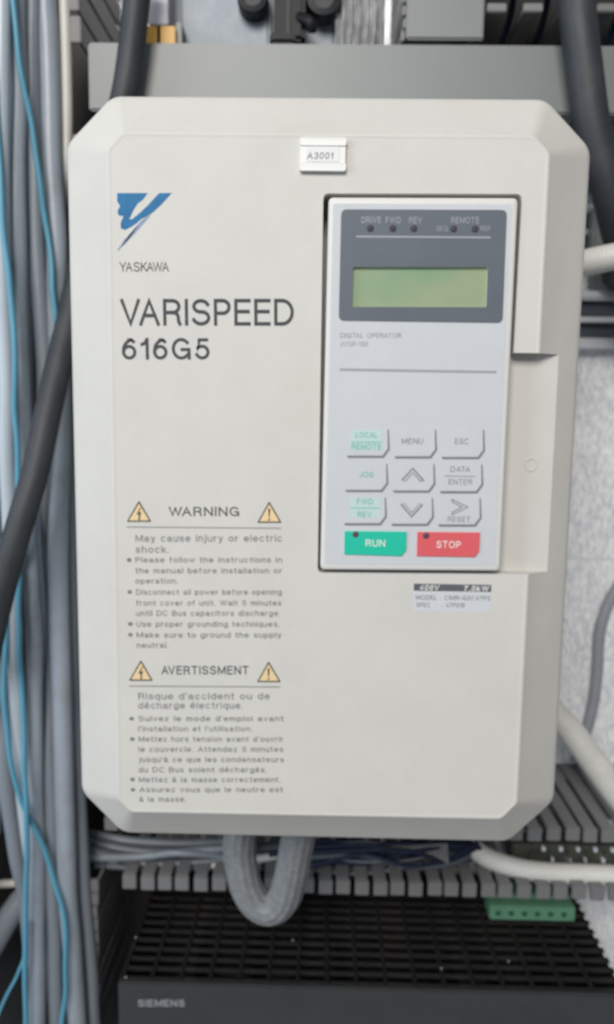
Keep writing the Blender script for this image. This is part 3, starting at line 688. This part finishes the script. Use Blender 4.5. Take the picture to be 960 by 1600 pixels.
# moulded edge line round the raised field
# --- logo
lg = lambda pts: [(150 + x / 2.909, 270 + y / 2.909) for x, y in pts]
print_poly('logo_mark', lg([(97, 92), (236, 92), (214, 122), (190, 140), (170, 172), (152, 212), (166, 210), (200, 182), (236, 148), (262, 120), (288, 92), (345, 92), (300, 142), (262, 178), (230, 200), (206, 210), (182, 232), (160, 246), (132, 260), (114, 252), (112, 230), (126, 196), (104, 194), (98, 176), (110, 150), (97, 130)]), FY, M['blue'], dr)
print_poly('logo_mark', lg([(252, 190), (236, 208), (204, 246), (168, 286), (120, 336), (126, 322), (150, 288), (182, 246), (206, 218), (228, 204)]), FY, M['blue_grey'], dr)
print_poly('logo_mark', lg([(192, 236), (160, 270), (128, 306), (98, 352), (102, 354), (134, 318), (166, 278)]), FY, M['blue_grey'], dr)
lettering('YASKAWA', 187, 264.5, 424.5, 15, FY, M['ink'], dr, t=.125, track=.14)
lettering('VARISPEED', 188.5, 459.5, 509, 42, FY, M['ink'], dr, t=.14, track=.15)
lettering('616G5', 191, 328, 562, 34, FY, M['ink'], dr, t=.15, track=.20)
# --- warnings
def warn(ax, ay, x0, x1, by, bolt):
    tri = print_poly('warning_triangle', round_poly([(x0 - 1, by), (ax, ay - 1), (x1 + 1, by)], 1.2, 3), FY, M['ink'], dr)
    cx = (x0 + x1) / 2; s = (x1 - x0)
    print_poly('triangle_field', [(x0 + s * .075, by - 2.3), (ax, ay + s * .10), (x1 - s * .075, by - 2.3)], FY - 0.05, M['yellow'], tri, 0.04)
    h = by - ay
    if bolt:
        pts = [(ax + 1.5, ay + h * .30), (ax - 4.2, ay + h * .66), (ax - .6, ay + h * .62), (ax - .6, ay + h * .90), (ax - 2.4, ay + h * .84), (ax + .6, ay + h * .96), (ax + 2.6, ay + h * .80), (ax + 1.0, ay + h * .84), (ax + 3.4, ay + h * .50), (ax - .6, ay + h * .56), (ax + 3.0, ay + h * .32)]
        print_poly('bolt_mark', pts, FY - 0.1, M['ink'], tri, 0.04)
    else:
        print_poly('exclamation_mark', [(ax - 1.7, ay + h * .32), (ax + 1.7, ay + h * .32), (ax + .8, ay + h * .72), (ax - .8, ay + h * .72)], FY - 0.1, M['ink'], tri, 0.04)
        print_poly('exclamation_mark', round_poly([(ax - 1.5, ay + h * .79), (ax + 1.5, ay + h * .79), (ax + 1.5, ay + h * .89), (ax - 1.5, ay + h * .89)], 1.2, 3), FY - 0.1, M['ink'], tri, 0.04)
warn(217.5, 783, 199, 236, 815.5, True); warn(421, 784, 403, 439.5, 817, False)
warn(220.5, 1032, 202.5, 238.5, 1064, True); warn(420, 1034, 402.5, 438.5, 1066, False)
def rule(x0, y0, x1, y1, th, y, m, p): return print_poly('rule', [(x0, y0 - th / 2), (x1, y1 - th / 2), (x1, y1 + th / 2), (x0, y0 + th / 2)], y, m, p)
rule(198, 823.5, 440, 825.5, 1.6, FY, M['ink_soft'], dr); rule(202, 1072, 438, 1073.5, 1.6, FY, M['ink_soft'], dr)
lettering('WARNING', 264, 374, 806.5, 14.5, FY, M['ink'], dr, bold=0.006)
lettering('AVERTISSMENT', 252.5, 389, 1054, 13.5, FY, M['ink'], dr, bold=0.012)
T1 = [('May cause injury or electric', 212, 441, 846.5, 11), ('shock.', 212, 264, 864, 11), ('Please follow the instructions in', 212, 441, 879, 8.6),
      ('the manual before installation or', 212, 441, 896, 8.6), ('operation.', 212, 278, 912, 8.6), ('Disconnect all power before opening', 213, 440.5, 929.5, 8.6),
      ('front cover of unit. Wait 5 minutes', 213, 440, 946.5, 8.6), ('until DC Bus capacitors discharge.', 213, 438, 962.5, 8.6), ('Use proper grounding techniques.', 213.5, 437, 979.5, 8.6),
      ('Make sure to ground the supply', 214, 440, 996.5, 8.6), ('neutral.', 214, 263, 1012.5, 8.6),
      ("Risque d'accident ou de", 216.5, 422, 1093, 10.5), ('décharge électrique.', 216.5, 380, 1107.5, 10.5), ("Suivez le mode d'emploi avant", 216.5, 443.5, 1127, 8.4),
      ("l'installation et l'utilisation.", 216.5, 394, 1143, 8.4), ("Mettez hors tension avant d'ouvrir", 217, 443, 1159, 8.4), ('le couvercle. Attendez 5 minutes', 217, 443, 1175, 8.4),
      ("jusqu'à ce que les condensateurs", 217, 444, 1191, 8.4), ('du DC Bus soient déchargés.', 217, 417, 1207, 8.4), ('Mettez à la masse correctement.', 217.5, 438, 1222.5, 8.4),
      ('Assurez vous que le neutre est', 218, 442.5, 1238, 8.4), ('à la masse.', 218, 291, 1253, 8.4)]
for tx, x0, x1, b, cp in T1:
    lettering(tx, x0, x1, b, cp, FY, M['ink_soft'] if cp > 10 else M['ink_small'], dr, bold=0.008 if cp > 10 else 0.004, words=2.0 if cp > 10 else 1.75)
for px, py in ((202, 875), (203, 925), (204, 975), (204, 992), (206, 1123), (207, 1155), (207.5, 1218), (208, 1234)):
    c = at(px, py, FY); bm = bmesh.new(); disc_bm(bm, (c.x, c.z), 0.85, FY, FY + .06, 14)
    for v in bm.verts: v.co.x = c.x + (v.co.x - c.x) * 1.15
    link('bullet', bm_mesh(bm, 'bullet', False), M['ink_soft'], dr)
# --- rating label
rl = print_poly('rating_label', [(646, 911), (768, 913), (766.5, 957), (645.5, 955)], FY, M['label'], dr, 0.05)
print_poly('label_band', [(647, 911.8), (768, 913.8), (767.6, 925), (646.8, 923)], FY - 0.06, M['band'], rl, 0.04)
lettering('400V', 655, 686, 922, 8.5, FY - .1, M['white_ink'], rl, base1=922.4, bold=0.02, shear=0.15)
lettering('7.5kW', 724, 764, 923.5, 8.5, FY - .1, M['white_ink'], rl, base1=923.9, bold=0.02, shear=0.15)
lettering('MODEL : CIMR-G5C47P5', 650, 766, 937, 7.2, FY - .06, M['ink_small'], rl, base1=938.5, bold=0.0)
lettering('SPEC', 650.5, 672.5, 948.5, 7, FY - .06, M['ink_small'], rl, base1=949)
lettering(': 47P51B', 692, 726, 949, 7, FY - .06, M['ink_small'], rl, base1=949.4)
# --- name tag clipped on the cover
nt = thing_part = None
a = at(468.6, 269, -205); b = at(541.5, 218, -205)
tg = box('name_tag', a.x, b.x, -206.6, -205.0, a.z, b.z, M['tag'], dr, bev=0.35)
hh = b.z - a.z
box('tag_flange', a.x, b.x, -206.95, -206.62, b.z - hh * .24, b.z, M['tag'], tg, bev=0.4, seg=2)
box('tag_flange', a.x, b.x, -206.95, -206.62, a.z, a.z + hh * .26, M['tag'], tg, bev=0.4, seg=2)
box('tag_insert', a.x + 2.2, b.x - 2.6, -206.8, -206.62, a.z + hh * .28, b.z - hh * .26, M['paper'], tg)
lettering('A3001', 479.5, 520, 248.5, 10.5, -206.86, M['ink_small'], tg, shear=0.12, bold=0.0)
# faint moulded ring in the finger grip
bm = bmesh.new(); c = at(830, 726, -198.8)
rr = [[(c.x + r1 * math.cos(k * math.pi / 16), yy, c.z + 1.1 * r1 * math.sin(k * math.pi / 16)) for k in range(32)] for r1, yy in ((2.5, -198.5), (2.4, -198.95), (2.0, -198.95), (1.9, -198.5))]
em = link('moulded_mark', bm_mesh(loft(rr, False), 'm'), M['case'], dr)

# ------------------------------------------------------------------ the keypad
OY = -206.4
opx = [(513.8, 307.2), (811, 308.3), (782.5, 893.2), (500.6, 891)]
outp = round_poly(pxpoly(opx, OY), 2.0, 5); cxm = sum(p[0] for p in outp) / len(outp); czm = sum(p[1] for p in outp) / len(outp)
def oring(off, y):
    return [(p[0] - math.copysign(min(off, abs(p[0] - cxm)), p[0] - cxm), y, p[1] - math.copysign(min(off, abs(p[1] - czm)), p[1] - czm)) for p in outp]
op = link('digital_operator', bm_mesh(loft([oring(0, -188.5), oring(0, OY + 1.3), oring(.25, OY + .5), oring(.7, OY + .1), oring(1.2, OY)]), 'digital_operator'), M['bezel'], dr)
MY = OY - 0.12
# film with a hole for the display
film = prism('keypad_film', round_poly(pxpoly([(521, 318), (800, 319), (772.5, 884), (507.5, 881.5)], MY), 1.2, 4), MY, OY - 0.02, M['membrane'], op)
lcdp = pxpoly([(552, 417), (762.5, 417), (760.5, 480), (550, 479.5)], MY)
hole = prism('cut', round_poly(lcdp, 0.6, 3), MY - 5, OY + 2.2, M['lcd_rim'])
hole2 = prism('cut', round_poly(lcdp, 0.6, 3), MY - 5, OY + 2.2, M['lcd_rim'])
WY = MY - 0.22
win = prism('display_window', round_poly(pxpoly([(533.5, 327), (792.5, 328), (785.5, 504.5), (529.5, 501)], WY), 2.2, 6), WY, MY - 0.02, M['window'], op)
boolean(win, [hole])
boolean(film, [hole2])
hole3 = prism('cut', round_poly(lcdp, 0.6, 3), MY - 5, OY + 2.0, M['lcd_rim']); boolean(op, [hole3])
a = min(p[0] for p in lcdp) - .5; b = max(p[0] for p in lcdp) + .5; c0 = min(p[1] for p in lcdp) - .5; c1 = max(p[1] for p in lcdp) + .5
box('display_screen', a + .6, b - .6, OY + 1.25, OY + 1.95, c0 + .6, c1 - .6, M['lcd'], op)
TY = WY - 0.05
lettering('DRIVE', 565, 596, 348.5, 10, TY, M['ink_light'], op, bold=0.01); lettering('FWD', 603, 626.5, 348.7, 10, TY, M['ink_light'], op, bold=0.01)
lettering('REV', 639.5, 659.5, 349, 10, TY, M['ink_light'], op, bold=0.01); lettering('REMOTE', 705, 749, 349, 10, TY, M['ink_light'], op, bold=0.01)
lettering('SEQ', 682, 700, 361, 8, TY, M['ink_light'], op); lettering('REF', 751.5, 767, 361, 8, TY, M['ink_light'], op)
rule(557, 369.5, 767, 371, 3.2, TY, M['ink_light'], op)
def lamp(px, py, r, y, m):
    c = at(px, py, y); rings = [[(c.x + q * math.cos(k * math.pi / 10), yy, c.z + q * math.sin(k * math.pi / 10)) for k in range(20)] for q, yy in ((r, y + .05), (r * .96, y - .12), (r * .6, y - .28), (.05, y - .33))]
    link('lamp', bm_mesh(loft(rings), 'lamp'), m, op)
for px, py in ((579, 356.8), (614, 357), (647, 357.3), (709, 357.6), (742.5, 358)): lamp(px, py, 1.3, TY, M['led_dark'])
KY = MY - 0.05
lettering('DIGITAL OPERATOR', 532, 627, 528, 7.6, KY, M['ink_soft'], op, bold=-0.01); lettering('JVOP-130', 531.5, 575, 541.5, 7.6, KY, M['ink_soft'], op, bold=-0.01)
rule(531, 577.5, 776, 581.5, 4.2, KY, M['ink_line'], op)
# keys
cols = [(543, 607), (617.5, 681), (691, 756)]
for r_, (ty, by) in enumerate(((671, 712.5), (725, 766), (777.5, 818))):
    for c_, (xl, xr) in enumerate(cols):
        sh = -2.2 * r_ * (1 + .1 * c_); x0 = xl + sh; x1 = xr + sh; b_ = by + c_ * 1.0; t_ = ty + c_ * .4
        kp = pxpoly([(x0, t_), (x1 - 1, t_), (x1 - 1, b_ - 12), (x1 - 9, b_ - 1.5), (x0, b_ - 1.5)], KY)
        ky = KY - 0.03
        rings = [[(x, KY + .03, z) for x, z in kp], [(x, ky + .01, z) for x, z in kp]]
        cx = sum(p[0] for p in kp) / 5; cz = sum(p[1] for p in kp) / 5
        rings.append([(cx + (x - cx) * .985, ky, cz + (z - cz) * .98) for x, z in kp])
        k = link('key', bm_mesh(loft(rings), 'key', False), M['membrane'], op)
        th = 3.6
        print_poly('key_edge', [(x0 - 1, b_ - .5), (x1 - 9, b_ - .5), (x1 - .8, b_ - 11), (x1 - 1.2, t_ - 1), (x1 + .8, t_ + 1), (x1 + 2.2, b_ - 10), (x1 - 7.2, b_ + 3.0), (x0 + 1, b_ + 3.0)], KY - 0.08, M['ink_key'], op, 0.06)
K = KY - 0.09
L_ = lambda t, a, b, base, cp, m, bo=0.0: lettering(t, a, b, base, cp, K, M[m], op, bold=bo, base1=base + .5)
print_poly('tint_patch', [(549, 672), (596, 672), (598, 703), (547, 703)], K + .03, M['tint'], op, 0.02)
print_poly('tint_patch', [(547, 778), (594, 778), (594, 809), (546, 809)], K + .03, M['tint'], op, 0.02)
L_('LOCAL', 556, 590, 683.5, 8.5, 'ink_teal', .01); L_('REMOTE', 549.5, 596, 702.5, 9, 'ink_teal', .01); rule(549, 691, 597, 691, 1.4, K, M['ink_teal'], op)
L_('MENU', 628, 661, 693.5, 9, 'ink_soft', .0); L_('ESC', 711, 732, 693.8, 9, 'ink_soft', .0)
L_('JOG', 562, 583.5, 745.7, 9, 'ink_teal', .0)
L_('DATA', 704, 735, 737.5, 9, 'ink_soft', .0); rule(695, 743.8, 743, 744.6, 1.2, K, M['ink_soft'], op); L_('ENTER', 701, 738, 757.2, 9, 'ink_soft', .0)
L_('FWD', 558, 583, 787.8, 9, 'ink_teal', .0); rule(549, 794, 594, 794, 1.2, K, M['ink_teal'], op); L_('REV', 559, 581, 808, 9, 'ink_teal', .0)
L_('RESET', 700, 735, 815.3, 8.5, 'ink_soft', .0)
def chevron(pts_out, pts_in):
    print_poly('arrow_mark', pts_out + pts_in[::-1], K, M['ink_key'], op, 0.04)
chevron([(627, 750), (645.5, 730.5), (664, 751)], [(634, 752.5), (645.5, 739.5), (657, 753)])
print_poly('arrow_fill', [(630.5, 750), (645.5, 733.8), (660.5, 751), (657.6, 751), (645.5, 737.3), (633.5, 751)], K - .05, M['membrane'], op, .04)
chevron([(625.5, 788), (643.5, 809), (662, 788.5)], [(632.5, 786.5), (643.5, 800), (655.5, 786.5)])
print_poly('arrow_fill', [(629, 788), (643.5, 805.6), (658.6, 788.3), (656, 787.6), (643.5, 802.4), (631.8, 787.6)], K - .05, M['membrane'], op, .04)
chevron([(706, 779), (733, 792.5), (706, 805.5)], [(706, 784.5), (720.5, 792.3), (706, 800)])
print_poly('arrow_fill', [(707.8, 781.6), (729.5, 792.5), (707.8, 803), (707.8, 801), (724, 792.4), (707.8, 783.6)], K - .05, M['membrane'], op, .04)
def bigkey(pts, m, text, a, b, base, led):
    kp = pxpoly(pts, KY); cx = sum(p[0] for p in kp) / len(kp); cz = sum(p[1] for p in kp) / len(kp); ky = KY - .5
    k = link('key', bm_mesh(loft([[(x, KY + .03, z) for x, z in kp], [(x, ky + .12, z) for x, z in kp], [(cx + (x - cx) * .985, ky, cz + (z - cz) * .96) for x, z in kp]]), 'key', True, 20), m, op)
    lettering(text, a, b, base, 11, ky - .05, M['white_ink'], op, bold=.005, base1=base + .6); lamp(*led, 1.25, ky - .02, M['led'])
bigkey([(538.6, 829.5), (635.5, 830.5), (635, 859), (627.5, 868.8), (538, 866)], M['run'], 'RUN', 571.5, 602, 853.8, (556, 835))
bigkey([(652.3, 830.9), (750, 831.8), (748.8, 861), (742, 870.3), (651.3, 868.6)], M['stop'], 'STOP', 682, 720, 856, (666, 837))
